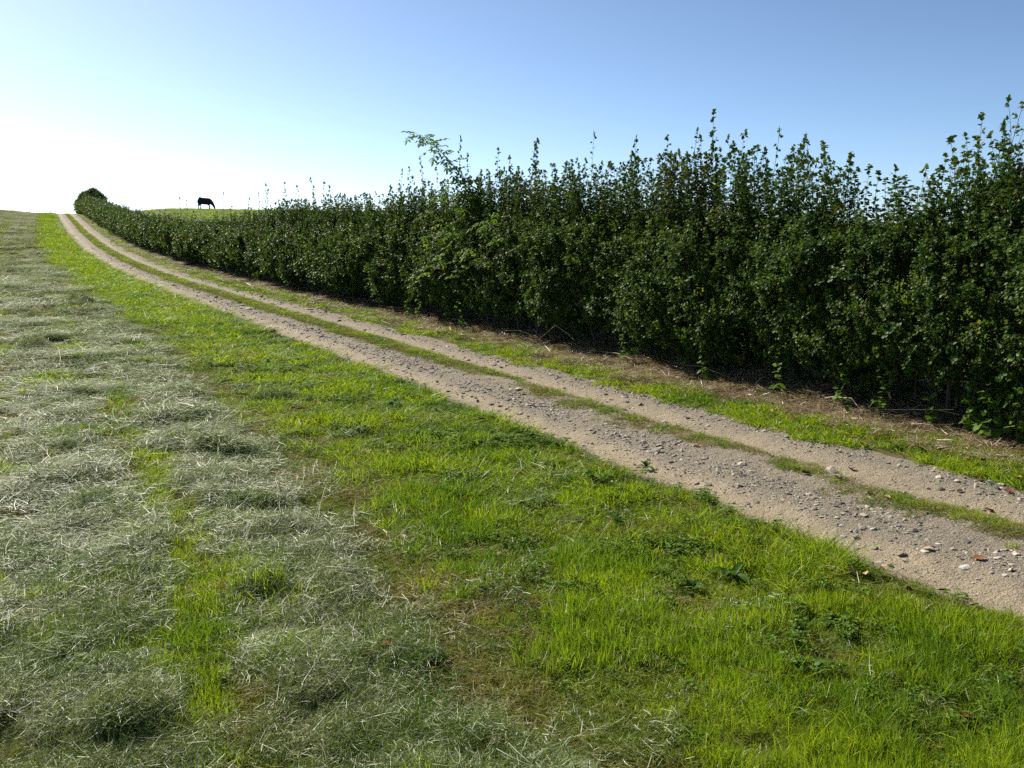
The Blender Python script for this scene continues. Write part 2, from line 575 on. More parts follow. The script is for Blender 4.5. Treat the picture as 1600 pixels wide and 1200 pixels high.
LUSH = LUSHER = [tuft('lush_tuft', M_lush, 44, .05, (.04, .115), (.0022, .0046), (2, 42), (.1, .7), 3) for _ in range(10)]
TALL = [tuft('tall_tuft', M_lush, 46, .055, (.07, .17), (.0022, .005), (5, 55), (.3, 1.1), 3) for _ in range(6)]
SHORT = [tuft('short_tuft', M_short, 48, .055, (.015, .045), (.0018, .0034), (5, 65), (.1, .6), 12) for _ in range(10)]
HAY = [haymat('hay_tuft', M_hay, 130, .1) for _ in range(12)]
STRAW = [tuft('straw_tuft', M_straw, 22, .06, (.03, .09), (.0018, .0032), (30, 85), (.1, .6), 26) for _ in range(8)]

def lod(r):
    return np.clip(r / 4.2, .7, 7)

def place_tufts(name, sources, x, y, r, hz, label, cat, jitter=.3, sink=.0, grow=1.0):
    n = len(x)
    s = lod(r) ** grow * RNG.uniform(1 - jitter, 1 + jitter, n)
    z = ground(x, y) - sink
    rot = np.stack([RNG.uniform(-.1, .1, n), RNG.uniform(-.1, .1, n), RNG.uniform(0, math.tau, n)], -1)
    scl = np.stack([s, s, hz * RNG.uniform(.75, 1.25, n)], -1)
    o = scatter_object(name, sources, np.stack([x, y, z], -1), rot, scl)
    return tag(o, label, cat, kind='stuff')

# bright strip beside the track
x, y, u, r = (np.concatenate(q) for q in zip(fan(90000), fan(70000, 18, 142, R(34))))
edge = (fbm(y * .8, u * .3, 40) - .5) * .5
edge2 = (fbm(y * 2.5, u * .5, 41) - .5) * .28
strip = (u > -3.15 + edge + .5 * (RNG.random(len(u)) - .3)) & (u < -1.22 + edge2 - .022 * np.clip(r - 10, 0, 14))
thin = fbm(x * 1.3, y * 1.3, 44)
clump = fbm(x * 3.1, y * 3.1, 46, 2)
keep = strip & (RNG.random(len(x)) < np.clip((.25 + 2.2 * ss(.3, .62, clump)) * (1 - .55 * ss(-2.3, -3.0, u) * ss(.62, .42, thin)), .5 + .5 * ss(5, 11, r), 1))
hgt = .32 + .45 * fbm(x * .9, y * .9, 45) + .6 * ss(.38, .68, clump) - .3 * ss(-1.65, -1.3, u)
far_h = 1 + .9 * ss(8, 60, r)
place_tufts('grass_strip', LUSH, x[keep], y[keep], r[keep], (hgt * far_h)[keep], 'bright green grass strip growing between the track and the mown field', 'grass')
tall = strip & (RNG.random(len(x)) < .30 * ss(.56, .70, fbm(x * 1.5 + 5, y * 1.5, 47, 3)) + .0)
place_tufts('long_grass', TALL, x[tall], y[tall], r[tall], .6 + .6 * fbm(x[tall] * 2, y[tall] * 2, 48), 'longer arching tussocks standing up out of the bright grass strip', 'grass')
M_clover = plant_mat('ground_weed_leaf', [(.05, (.06, .13, .015)), (.5, (.11, .20, .02)), (1, (.19, .28, .03))], None, trans=.4, rough=.45, gloss=.12)
def clover(name):
    mb = MB()
    for i in range(14):
        a = U(0, math.tau); rr_ = .05 * math.sqrt(U(0, 1)); h = U(.015, .05)
        p = np.array([rr_ * math.cos(a), rr_ * math.sin(a), h])
        mb.tube([(p[0] * .6, p[1] * .6, 0), p], [.0008, .0006], 3, .6)
        a0 = U(0, 6)
        for j in range(3):
            b = a0 + j * 2.09
            mb.leaf(p, (math.cos(b), math.sin(b), U(-.1, .3)), (U(-.3, .3), U(-.3, .3), 1), U(.012, .02), U(.01, .016), U(0, 1), .2, .05)
    return mb.mesh(name, M_clover)
CLOVER = [clover('clover_tuft') for _ in range(6)]
cl = strip & (r < 22) & (RNG.random(len(x)) < .03 + .22 * ss(.55, .70, fbm(x * 2.1 + 3, y * 2.1, 49, 3)))
place_tufts('ground_weeds', CLOVER, x[cl], y[cl], r[cl], 1.1 + .6 * fbm(x[cl] * 2, y[cl] * 2, 51), 'small broad leaves of clover and weeds among the bright grass', 'weeds', grow=.8)
# short grass and stubble over the whole meadow
x, y, u, r = fan(90000)
sw = swath(u, y)
keep = (u < -1.2) & (RNG.random(len(x)) < (1 - (.72 + .25 * ss(5, 12, r)) * ss(-2.95, -2.45, u)) * (1 - .9 * sw))
place_tufts('mown_grass', SHORT, x[keep], y[keep], r[keep], .8 + .9 * fbm(x[keep] * .7, y[keep] * .7, 50) + .8 * ss(10, 60, r[keep]),
            'short mown grass and brown stubble between the swaths of the field', 'grass')
# fresh green regrowth in the gap between two swaths
x, y, u, r = fan(60000)
gap = np.exp(-((u + 4.4 + (fbm(y * .6, y * 0, 60) - .5) * .35) / .11) ** 2) + .6 * np.exp(-((u + 5.8) / .3) ** 2) * (fbm(x * .8, y * .8, 63) > .5)
gap = gap + .35 * (fbm(x * 1.4, y * 1.4, 64) > .62) * (u < -2.8)
keep = (u < -2.8) & (u > -9) & (RNG.random(len(x)) < gap * 1.6) & (fbm(x * 2, y * 2, 61) > .27)
place_tufts('regrowth_grass', LUSH, x[keep], y[keep], r[keep], .6 + .6 * fbm(x[keep] * 2, y[keep] * 2, 62), 'fresh green regrowth showing in the gaps between swaths', 'grass')
# the cut grass itself
x, y, u, r = fan(56000)
sw = swath(u, y)
dens = sw * np.clip(2.6 * (fbm(x * 1.5, y * 1.1, 70) - .28), .06, 1)
keep = (RNG.random(len(x)) < (1 - .9 * np.exp(-((x + .25) ** 2 + (y - 3.15) ** 2) / .09)) * np.maximum(dens, .03 * (u < -3.0) + .012 * (u < -1.6) * (u > -3)))
hx, hy, hr = x[keep], y[keep], r[keep]
place_tufts('cut_grass_swath', HAY, hx, hy, hr, .7 + 1.1 * fbm(hx * 2, hy * 2, 72) + .6 * ss(8, 50, hr), 'loose pale cut grass lying in long swaths on the field', 'cut grass', .35)
STRAND = [haymat('strand_tuft', M_strand, 18, .12, .06, (.001, .002)) for _ in range(8)]
k2 = keep & (RNG.random(len(x)) < .5 * ss(20, 7, r))
place_tufts('loose_stalks', STRAND, x[k2], y[k2], r[k2], 1.0 + .5 * fbm(x[k2] * 2, y[k2] * 2, 73), 'pale shiny loose stalks strewn over the cut grass swaths', 'stalks', .35, grow=.7)
# centre strip of the track
x, y, u, r = fan(90000)
yl = np.exp(RNG.uniform(math.log(2.2), math.log(142), 15000)); ul = .03 + RNG.normal(0, .16, 15000)
kl = (RNG.random(15000) < .12 + .78 * ss(7, 16, yl)); yl, ul = yl[kl], ul[kl]
x, y, u = np.concatenate([x, ul + xc(yl)]), np.concatenate([y, yl]), np.concatenate([u, ul])
r = np.hypot(x, y)
mid = 1.3 * np.exp(-((u - .03 - (fbm(y * .7, y * 0, 80) - .5) * .22) / .15) ** 2) * np.maximum(np.maximum(ss(.30, .58, fbm(x * 2.6, y * 2.6, 81)), .3 * np.exp(-((u - .03) / .09) ** 2)), .9 * ss(8, 16, r))
keep = (np.abs(u) < .5) & (RNG.random(len(x)) < mid)
place_tufts('centre_grass', SHORT + LUSH[:1], x[keep], y[keep], r[keep], .45 + .5 * ss(6, 40, r[keep]), 'low olive grass strip along the crown of the farm track', 'grass', grow=.62)
# verge on the hedge side: green by the track, straw under the hedge
keep = (u > .98 + (fbm(y * 1.6, u * 0, 83) - .5) * .5) & (u < 1.72 + (fbm(y * .9, u * 0, 82) - .5) * .45) & (RNG.random(len(x)) < np.clip(1.6 * fbm(x * 1.5, y * 1.5, 84), .3, 1))
place_tufts('verge_grass', LUSH, x[keep], y[keep], r[keep], .42 + .5 * fbm(x[keep], y[keep], 85) + .5 * ss(10, 60, r[keep]), 'green verge grass between the track and the hedge', 'grass', grow=.8)
x, y, u, r = fan(75000)
keep = (u > 1.38 + (fbm(y * .9, u * 0, 86) - .5) * .4) & (u < 3.6) & (RNG.random(len(x)) < .8)
place_tufts('dry_straw', STRAW, x[keep], y[keep], r[keep], .7 + 1.3 * fbm(x[keep] * 1.4, y[keep] * 1.4, 87) + .5 * ss(2.0, 2.5, u[keep]), 'dry brown straw and dead grass at the hedge foot', 'straw', grow=.9)
# grass of the pasture behind the hedge
x, y, u, r = fan(60000, 12, 160)
keep = (u > 4.0) & (y > 8)
place_tufts('pasture_grass', LUSH, x[keep], y[keep], r[keep], .6 + .6 * ss(20, 90, r[keep]), 'grazed green grass of the pasture rising behind the hedge', 'grass')

# ------------------------------------------------------------------ gravel and stones
STONE_STOPS = {
    'grey': [(.2, (.16, .155, .148)), (.5, (.29, .283, .268)), (.8, (.43, .42, .395))],
    'pale': [(.2, (.28, .27, .245)), (.5, (.40, .38, .34)), (.8, (.5, .47, .42))],
    'tan': [(.2, (.25, .19, .13)), (.5, (.39, .31, .23)), (.8, (.5, .42, .33))],
    'dark': [(.2, (.075, .07, .065)), (.5, (.13, .12, .11)), (.8, (.20, .18, .16))],
}
M_stone = {k: solid_mat(k + '_stone', v, 18, .85, .5) for k, v in STONE_STOPS.items()}
M_gravel = solid_mat('gravel', [(.1, (.12, .108, .086)), (.45, (.28, .25, .195)), (.75, (.43, .38, .30)), (1, (.58, .50, .38))], 30, .85, .3, per_object=.8)

import bmesh
def rock_mesh(name, mat, sub=2, flat=.55, seed=0):
    bm = bmesh.new()
    bmesh.ops.create_icosphere(bm, subdivisions=sub, radius=1)
    rr = random.Random(seed)
    planes = [(Vector((rr.gauss(0, 1), rr.gauss(0, 1), rr.gauss(0, 1))).normalized(), rr.uniform(.38, .8)) for _ in range(11)]
    ax = (rr.uniform(.75, 1.25), rr.uniform(.55, .95), flat * rr.uniform(.7, 1.3))
    for v in bm.verts:
        for nrm, dd in planes:                    # broken faces
            k = v.co.dot(nrm)
            if k > dd: v.co -= nrm * (k - dd) * .9
        v.co += Vector((rr.gauss(0, .025), rr.gauss(0, .025), rr.gauss(0, .025)))
        v.co = Vector((v.co.x * ax[0], v.co.y * ax[1], v.co.z * ax[2] + flat * .45))
    me = bpy.data.meshes.new(name)
    bm.to_mesh(me); bm.free()
    me.materials.append(mat)
    return me

PEB = [rock_mesh('pebble', M_gravel, 1, .42, 100 + i) for i in range(8)]
x, y, u, r = fan(620000, 1.8, 60)
gr = np.exp(-((u + .45 + (fbm(y * .6, y * 0, 90) - .5) * .2) / .24) ** 2) + .9 * np.exp(-((u - .86) / .15) ** 2) + .16 * (np.abs(u) < 1.1)
gr = gr * np.clip(2.2 * (fbm(x * 1.8, y * 1.8, 91) - .22), .1, 1)
keep = (np.abs(u + .03) < 1.12) & (RNG.random(len(x)) < gr)
x, y, u, r = x[keep], y[keep], u[keep], r[keep]
n = len(x)
s = np.exp(RNG.normal(math.log(.0068), .58, n)) * np.clip(r / 6, .8, 3.5) ** .8
rot = np.stack([RNG.normal(0, .3, n), RNG.normal(0, .3, n), RNG.uniform(0, math.tau, n)], -1)
tag(scatter_object('gravel', PEB, np.stack([x, y, ground(x, y)], -1), rot, np.stack([s, s, s * .85], -1)), 'fine grey gravel strewn along the farm track', 'gravel', kind='stuff')

ROCKS = {k: [rock_mesh(k + '_stone', M_stone[k], 2, .36, 10 * i + j) for j in range(4)] for i, k in enumerate(M_stone)}
def stone(kind, x, y, size):
    uu = x - float(xc(y))
    where = ('gravel left of the grassy track crown' if -.72 < uu <= .0 else 'sandy wheel rut beside the bright grass strip' if uu <= -.72
             else 'sandy wheel rut on the hedge side' if uu < .68 else 'gravel edge next to the hedge verge')
    big = 'large ' if size > .055 else 'medium ' if size > .033 else 'small '
    word = {'grey': 'grey', 'pale': 'pale', 'tan': 'tan brown', 'dark': 'dark'}[kind]
    size *= .68
    o = link('stone', random.choice(ROCKS[kind]), None, (x, y, gz(x, y) - size * .2), (U(-.2, .2), U(-.2, .2), U(0, 6.28)), (size, size, size * U(.7, 1)))
    g = big + word + ' stones on ' + where
    return tag(o, f'{big}{word} stone lying on the {where}', 'stone', g)

for px, py, k, sz in [(947, 663, 'pale', .06), (1056, 690, 'dark', .05), (1120, 708, 'dark', .05), (1252, 797, 'grey', .05), (1315, 822, 'pale', .06), (1405, 824, 'grey', .065),
                      (1336, 832, 'grey', .055), (1365, 828, 'pale', .06), (1328, 855, 'tan', .055), (1335, 858, 'dark', .055), (1434, 818, 'dark', .07), (1450, 845, 'tan', .05),
                      (1510, 845, 'dark', .075), (1448, 862, 'pale', .05), (1508, 885, 'pale', .07), (1318, 840, 'grey', .05), (1278, 785, 'grey', .045), (1310, 820, 'pale', .045),
                      (862, 636, 'grey', .05), (1387, 803, 'pale', .035), (1572, 900, 'pale', .05), (1250, 840, 'dark', .03), (705, 601, 'dark', .04), (1405, 720, 'grey', .045),
                      (1180, 760, 'pale', .045), (1230, 735, 'grey', .045), (1100, 715, 'grey', .045), (1210, 780, 'grey', .04)]:
    p = on_ground(px, py)
    stone(k, p.x, p.y, sz)
cnt = 0
while cnt < 268:
    r_ = math.exp(U(math.log(3.0), math.log(17))); a_ = YAW + U(-.62, .62)
    X, Y = r_ * math.sin(a_), r_ * math.cos(a_)
    uu = X - float(xc(Y))
    pr = math.exp(-((uu + .42) / .22) ** 2) + .7 * math.exp(-((uu - .87) / .13) ** 2) + .04
    if abs(uu + .03) < 1.1 and random.random() < pr:
        stone(random.choices(['grey', 'pale', 'tan', 'dark'], [5, 3, 2, 1.5])[0], X, Y, U(.017, .036) * (r_ / 6) ** .55)
        cnt += 1

# ------------------------------------------------------------------ the hedge
M_leaf = plant_mat('hawthorn_leaf', [(.05, (.034, .075, .014)), (.5, (.065, .125, .022)), (.86, (.115, .185, .03)), (.95, (.26, .22, .04))],
                   [(.1, (.04, .07, .016)), (.7, (.08, .10, .03)), (1, (.13, .11, .045))], .35, .55, .7, .40, .42, .20, (1, 1, .4))
M_bark = solid_mat('hedge_bark', [(.2, (.035, .028, .022)), (.5, (.075, .062, .05)), (.8, (.13, .11, .09))], 12, .9, .5)
M_bright = plant_mat('young_leaf', [(.05, (.06, .13, .015)), (.5, (.10, .20, .022)), (1, (.17, .26, .04))], None, trans=.55, rough=.45, gloss=.1)

def spray(name, n, length, leaf=.030):
    """a leafy hawthorn twig along +Z"""
    mb = MB()
    side = np.array([U(-.25, .25), U(-.25, .25), 0])
    P = lambda k: side * k * k * length + np.array([0, 0, k * length])
    mb.tube([P(0), P(.5), P(1)], [.0028, .002, .0008], 3, .3)
    tw = [(P(.0), np.array([0, 0, 1.]), 1.0)]
    for j in range(3):
        d = rdir(35, 75)
        b = P(U(.1, .6)); L = length * U(.35, .6)
        mb.tube([b, b + d * L], [.0018, .0006], 3, .3)
        tw.append((b, d, L / length))
    for i in range(n):
        b, d, L = random.choices(tw, [2, 1, 1, 1])[0]
        k = U(.1, 1.0)
        p = P(k) if d[2] > .999 else b + d * L * length * k
        o = rdir(20, 110)
        nr = np.array([U(-.6, .6), U(-.6, .6), 1.0])
        mb.leaf(p + o * .008, o, nr, leaf * U(.65, 1.2), leaf * U(.7, 1.05), U(0, 1), U(.0, .45), U(-.05, .2))
    return mb.mesh(name, M_leaf)
SPRAY = [spray('hedge_spray', 46, U(.17, .24)) for _ in range(10)]

def shoot_mesh(name, h, leaf=.036, gap=.030):
    """upright hawthorn shoot: bare reddish stem with small leaf clusters on short stalks and a tuft at the tip"""
    mb = MB()
    bend = np.array([U(-.14, .14), U(-.14, .14), 0]); ph = U(0, 6)
    P = lambda k: bend * k * k * h + np.array([.012 * math.sin(ph + k * 9), .012 * math.cos(ph + k * 7), 0]) * k + np.array([0, 0, k * h])
    mb.tube([P(k) for k in np.linspace(0, 1, 7)], list(np.linspace(.0055, .0014, 7)), 4, .25)
    z = .04; a = U(0, 6)
    while z < h * .985:
        k = z / h
        a += 2.4 + U(-.4, .4)
        o = np.array([math.cos(a), math.sin(a), U(.25, .9)]); o /= np.linalg.norm(o)
        st = U(.012, .05) * (1.15 - k * .5)
        b = P(k); e = b + o * st
        mb.tube([b, e], [.0012, .0008], 3, .3)
        for j in range(random.choice([1, 2, 3, 3, 4])):
            d = o + np.array([U(-.9, .9), U(-.9, .9), U(-.7, .5)])
            mb.leaf(e, d, (U(-.5, .5), U(-.5, .5), 1), leaf * U(.6, 1.15) * (1.1 - .25 * k), leaf * U(.65, 1), U(0, 1), U(0, .4), U(0, .2))
        z += gap * U(.6, 1.7)
    for j in range(7):
        mb.leaf(P(U(.96, 1)), rdir(15, 100), (U(-.5, .5), U(-.5, .5), 1), leaf * U(.6, 1), leaf * U(.6, .9), U(0, 1), .2, .1)
    return mb.mesh(name, M_leaf)
SHOOTS = [shoot_mesh('shoot', 1.0, .043, U(.016, .036)) for _ in range(12)]

HU = 2.74                                             # the hedge's centre line, measured from the track's
def hedge_top(y):
    t = np.interp(y, [-8, 3, 5.2, 6.6, 8.5, 11, 15, 21, 34, 46, 57, 75, 100, 150], [1.95, 1.92, 1.84, 1.66, 1.8, 1.9, 1.9, 1.72, 1.6, 1.45, 1.36, 1.36, 1.5, 1.8])
    return t + (fbm(y * .9, y * 0 + 3, 120) - .5) * .3

hedge = link('hedge', None, None, (float(xc(10)) + HU, 10.0, gz(float(xc(10)) + HU, 10.0)))
tag(hedge, 'long dark green hawthorn hedge with tall upright shoots running beside the track', 'hedge')
HB = Vector(hedge.location)

def hedge_points(per_m):
    pos, rot, scl = [], [], []
    ys = np.arange(-5, 150, .5)
    for y0 in ys:
        xm = float(xc(y0)) + HU
        rr = math.hypot(xm, max(y0, 0) if y0 > 0 else y0)
        s = max(1.0, (rr / 9) ** .47)
        n = int(per_m * .5 / s ** 1.75)
        y = y0 + RNG.uniform(0, .5, n)
        top = hedge_top(y)
        kind = RNG.random(n)
        z = RNG.uniform(0, 1, n) ** .85
        z = np.where(kind < .13, 1 - RNG.uniform(0, .22, n), z) * top
        # profile of the near face: hollow at the foot, bulging at chest height, narrower at the top
        bulge = .62 + .18 * np.sin(np.clip(z / top, 0, 1) * 3.0) - .32 * ss(.55, .0, z) - .22 * ss(.75, 1.0, z / top)
        lump = (fbm(y * 1.15, z * 1.3 + 7, 130) - .5) * .62 + (fbm(y * 3.2, z * 3.2 + 3, 133) - .5) * .22
        depth = np.where(kind < .62, RNG.exponential(.085, n), RNG.uniform(.0, 1.1, n))
        u = HU - (bulge + lump) + depth
        low = (kind > .84) & (kind <= .9)
        z = np.where(low, RNG.uniform(0, .75, n), z)
        back = (kind > .9)
        z = np.where(back, RNG.uniform(0, 1, n) ** 1.4 * top, z)
        u = np.where(back, HU + bulge * .9 - RNG.exponential(.12, n), u)
        u = np.where(low, HU + RNG.uniform(-.15, .6, n), u)
        u = np.minimum(u, HU + .75)
        hole = fbm(y * 1.9 + 40, z * 2.1, 140)
        keep = (hole > .33) | (RNG.random(n) < .22) | back | low
        foot = -.02 + .34 * fbm(y * .9, y * 0, 141)            # bare stems show below this
        keep &= (z > foot) | back | low | (RNG.random(n) < .12)
        keep &= RNG.random(n) < 1 - .75 * ss(.68, 1.0, z / top)
        y, z, u, back = y[keep], z[keep], u[keep], back[keep]
        n = len(y)
        x = u + xc(y)
        az = np.where(back, RNG.normal(0, .9, n), RNG.normal(math.pi, .85, n))      # growing outwards
        tilt = np.abs(RNG.normal(.7, .4, n)) * (1.15 - .75 * np.clip(z / 1.9, 0, 1))
        dx, dy = np.sin(tilt) * np.cos(az), np.sin(tilt) * np.sin(az)
        e_z = np.arctan2(dx, -dy)
        pos.append(np.stack([x, y, ground(x, y) + z], -1)); rot.append(np.stack([tilt, tilt * 0, e_z], -1))
        sc = s * RNG.uniform(.75, 1.25, n)
        scl.append(np.stack([sc, sc, sc], -1))
    return np.concatenate(pos), np.concatenate(rot), np.concatenate(scl)
hp, hr_, hs = hedge_points(900)
fo = scatter_object('foliage', SPRAY, hp - np.array(HB), hr_, hs, hedge)
tag(fo, kind='stuff')

# stems at the foot
def stem_mesh(name):
    mb = MB()
    h = 1.5
    b = np.array([U(-.2, .2), U(-.2, .2), 0])
    P = lambda k: b * k + np.array([.03 * math.sin(k * 7 + b[0] * 30), .03 * math.cos(k * 6 + b[1] * 20), k * h])
    r0 = U(.008, .02)
    mb.tube([P(k) for k in np.linspace(-.03, 1, 6)], list(np.linspace(r0, r0 * .35, 6)), 5, .5)
    for j in range(4):
        k = U(.12, .8); d = rdir(20, 60); L = U(.25, .6)
        p = P(k); q = p + d * L * .5; e = p + d * L + np.array([0, 0, .12])
        mb.tube([p, q, e], [r0 * .4, r0 * .28, r0 * .12], 4, .5)
    return mb.mesh(name, M_bark)
STEMS = [stem_mesh('stem') for _ in range(8)]
ns = 0
yy = 1.5
while ns < 230 and yy < 34:
    u_ = HU + U(-.42, .3)
    X = float(xc(yy)) + u_
    o = link('stem', random.choice(STEMS), hedge, Vector((X, yy, gz(X, yy))) - HB, (0, 0, U(0, 6.28)), (U(.8, 1.5),) * 2 + (U(.8, 1.2),))
    ns += 1
    yy += U(.05, .19) * (1 if yy < 14 else 1.8)
n = 500
y = RNG.uniform(34, 145, n); x = xc(y) + HU + RNG.uniform(-.4, .4, n)
st = scatter_object('far_stems', STEMS, np.stack([x, y, ground(x, y)], -1) - np.array(HB), np.stack([y * 0, y * 0, RNG.uniform(0, 6.28, n)], -1), np.stack([y * 0 + 2, y * 0 + 2, y * 0 + 1], -1), hedge)
tag(st, kind='stuff')

# upright shoots: those that stand out in the photograph, then the crowd between them
def add_shoot(tip, u_base=None, width=1.0, lean=(0, 0)):
    top = float(hedge_top(np.array([tip.y]))[0])
    g0 = gz(tip.x, tip.y)
    zb = g0 + top - U(.45, .9)
    h = max(tip.z - zb, .35)
    o = link('shoot', random.choice(SHOOTS), hedge, Vector((tip.x, tip.y, zb)) - HB, (U(-.05, .05) + lean[0], U(-.05, .05) + lean[1], U(0, 6.28)), (width * U(.9, 1.2),) * 2 + (h,))
    return o
TIPS = [(1594, 150), (1578, 190), (1566, 165), (1530, 180), (1512, 215), (1470, 243), (1463, 262), (1390, 262), (1432, 258), (1362, 270), (1348, 284), (1308, 222), (1322, 240), (1302, 255), (1281, 207), (1266, 218), (1290, 236),
        (1203, 198), (1236, 230), (1228, 262), (1250, 262), (1175, 232), (1160, 236), (1142, 204), (1132, 208), (1150, 214), (1113, 176), (1095, 214), (1110, 222), (1080, 240), (1066, 202), (1044, 210), (1040, 240), (1060, 232),
        (983, 216), (992, 238), (975, 256), (945, 256), (926, 210), (918, 246), (912, 250), (870, 256), (892, 262), (832, 218), (840, 230), (826, 228), (851, 266), (801, 246), (805, 262), (772, 233), (780, 262), (789, 262),
        (713, 216), (724, 240), (671, 245), (692, 262), (638, 262), (621, 265), (643, 290), (649, 276), (560, 306), (592, 310), (604, 312), (495, 276), (503, 284), (512, 290), (487, 290), (470, 290), (452, 298), (443, 285), (420, 288), (410, 294), (405, 302),
        (532, 304), (547, 308), (346, 302), (281, 308), (292, 312), (385, 310)]
for px, py in TIPS:
    add_shoot(on_hedge(px, py, HU + U(-.25, .2)))
extra = 0
while extra < 205:
    yv = math.exp(U(math.log(3.5), math.log(36)))
    if 6.1 < yv < 7.3 and random.random() < .8: continue
    u_ = HU + U(-.5, .45)
    X = float(xc(yv)) + u_
    top = float(hedge_top(np.array([yv]))[0])
    add_shoot(Vector((X, yv, gz(X, yv) + top + abs(random.gauss(.12, .22)))))
    extra += 1
n = 7000
y = np.concatenate([RNG.uniform(2, 34, 3100), RNG.uniform(34, 142, 3900)]); x = xc(y) + HU + RNG.uniform(-.55, .5, n)
hh = np.clip(RNG.normal(.86, .24, n) - .28 * ss(26, 44, y) + .5 * (fbm(y * 1.6, y * 0, 150) - .45) + .16 * ss(6.8, 8.5, y) * ss(19, 14, y), .3, 1.4) * (1 - .3 * np.exp(-((y - 6.7) / .6) ** 2)) * (1 - .15 * ss(6.2, 5.2, y))
fs = scatter_object('small_shoots', SHOOTS, np.stack([x, y, ground(x, y) + hedge_top(y) - .5], -1) - np.array(HB), np.stack([RNG.normal(0, .06, n), RNG.normal(0, .06, n), RNG.uniform(0, 6.28, n)], -1),
                    np.stack([.95 + y / 80, .95 + y / 80, hh], -1), hedge)
tag(fs, kind='stuff')

# ------------------------------------------------------------------ rounded bush where the hedge goes over the crest
def leafy_cloud(name, centre, rad, n, scale, parent, sources, base, seed):
    v = RNG.normal(0, 1, (n, 3)); v /= np.linalg.norm(v, axis=1)[:, None]
    lump = 1 + (fbm(v[:, 0] * 2.2 + seed, v[:, 2] * 2.2 + v[:, 1], seed) - .5) * .5
    k = (1 - RNG.exponential(.13, n)).clip(.1, 1.05) * lump
    p = np.asarray(centre) + v * k[:, None] * np.asarray(rad)
    ok = p[:, 2] > base
    p, v = p[ok], v[ok]; m = len(p)
    d = v + RNG.normal(0, .5, (m, 3)) + np.array([0, 0, .4]); d /= np.linalg.norm(d, axis=1)[:, None]
    rot = np.stack([np.arccos(d[:, 2].clip(-1, 1)), np.zeros(m), np.arctan2(d[:, 0], -d[:, 1])], -1)
    sc = scale * RNG.uniform(.7, 1.3, m)
    return tag(scatter_object(name, sources, p, rot, np.stack([sc, sc, sc], -1), parent), kind='stuff')

def trunk_mesh(name, h, r0, mat, limbs=6, spread=.8):
    mb = MB()
    P = lambda k: np.array([.06 * h * math.sin(k * 3), .05 * h * math.cos(k * 2.3) - .05 * h, k * h])
    mb.tube([P(k) for k in np.linspace(-.04, 1, 7)], list(np.linspace(r0, r0 * .3, 7)), 8)
    for j in range(limbs):
        k = .3 + .65 * j / limbs; d = rdir(35, 65); L = spread * U(.6, 1)
        p = P(k)
        mb.tube([p, p + d * L * .5, p + d * L + np.array([0, 0, .12 * L])], [r0 * .45, r0 * .3, r0 * .1], 6)
    return mb.mesh(name, mat, True)

by = 131.0; bxx = float(xc(by)) + 3.3
bush = link('rounded_bush', None, None, (bxx, by, gz(bxx, by)))
tag(bush, 'rounded dark green bush on the crest at the far end of the hedge', 'bush')
leafy_cloud('crown', (-.25, 0, 1.05), (1.55, 2.4, 2.05), 5200, 2.1, bush, SPRAY, 0.0, 3)
link('trunk', trunk_mesh('bush_trunk', 1.6, .09, M_bark, 8, 1.3), bush)

# ------------------------------------------------------------------ dark tree behind the hedge
M_dark = plant_mat('dark_leaf', [(.05, (.02, .03, .012)), (.6, (.04, .05, .018)), (1, (.07, .07, .03))], None, trans=.2, rough=.4, gloss=.3)
def dark_spray(i):
    me = SPRAY[i].copy(); me.materials.clear(); me.materials.append(M_dark); return me
DSPRAY = [dark_spray(i) for i in range(5)]
tp = on_hedge(1690, 420, HU + 3.6)
tb = gz(tp.x, tp.y)
tree = link('dark_leaved_tree', None, None, (tp.x, tp.y, tb))
tag(tree, 'small dark green tree standing in the pasture just behind the hedge', 'tree')
leafy_cloud('crown', (0, 0, 1.45), (1.05, 1.05, 1.05), 2200, 1.3, tree, DSPRAY, 0.5, 9)
link('trunk', trunk_mesh('tree_trunk', 1.9, .07, M_bark, 8, .9), tree)

# ------------------------------------------------------------------ sapling with feathered leaves leaning out of the hedge
M_sap = plant_mat('sapling_leaf', [(.05, (.06, .13, .012)), (.5, (.105, .20, .02)), (1, (.17, .26, .03))], None, trans=.55, rough=.45, gloss=.12)
def feather_leaf(name, pairs=3, L=.32):
    mb = MB()
    P = lambda k: np.array([0, 0, 0]) + np.array([0, k * L, -.10 * L * k * k * 4])
    mb.tube([P(0), P(.5), P(.8)], [.003, .0022, .0012], 4, .3)
    for j in range(pairs):
        k = .22 + .56 * j / max(pairs - 1, 1)
        for sd in (-1, 1):
            d = np.array([sd * .85, .55, U(-.35, -.05)])
            mb.leaf(P(k), d, (0, 0, 1), U(.12, .16), U(.045, .06), U(0, 1), .15, .18)
    mb.leaf(P(.8), (0, 1, -.35), (0, 0, 1), .16, .055, U(0, 1), .15, .18)
    return mb.mesh(name, M_sap)
FEATH = [feather_leaf('feather_leaf', random.choice([2, 3, 3])) for _ in range(6)]
lead = [on_hedge(px, py, uu) for px, py, uu in [(738, 500, 2.75), (745, 440, 2.45), (752, 390, 2.3), (748, 345, 2.25), (738, 305, 2.2), (712, 262, 2.15), (680, 228, 2.1), (648, 207, 2.05)]]
lead[0].z = gz(lead[0].x, lead[0].y) - .02
sap = link('young_tree', None, None, lead[0])
tag(sap, 'slender young tree with feathery leaves leaning out above the hedge top', 'tree')
mb = MB()
S0 = Vector(lead[0])
mb.tube([np.array(p - S0) for p in lead], list(np.linspace(.018, .002, len(lead))), 6)
link('trunk', mb.mesh('sapling_trunk', M_bark, True), sap)
def sap_leaf(p, out, s, par=None):
    o = link('leaf', random.choice(FEATH), par or sap, p, (0, 0, 0), (s, s, s))
    q = Vector(out).normalized().to_track_quat('Y', 'Z')
    o.rotation_euler = q.to_euler()
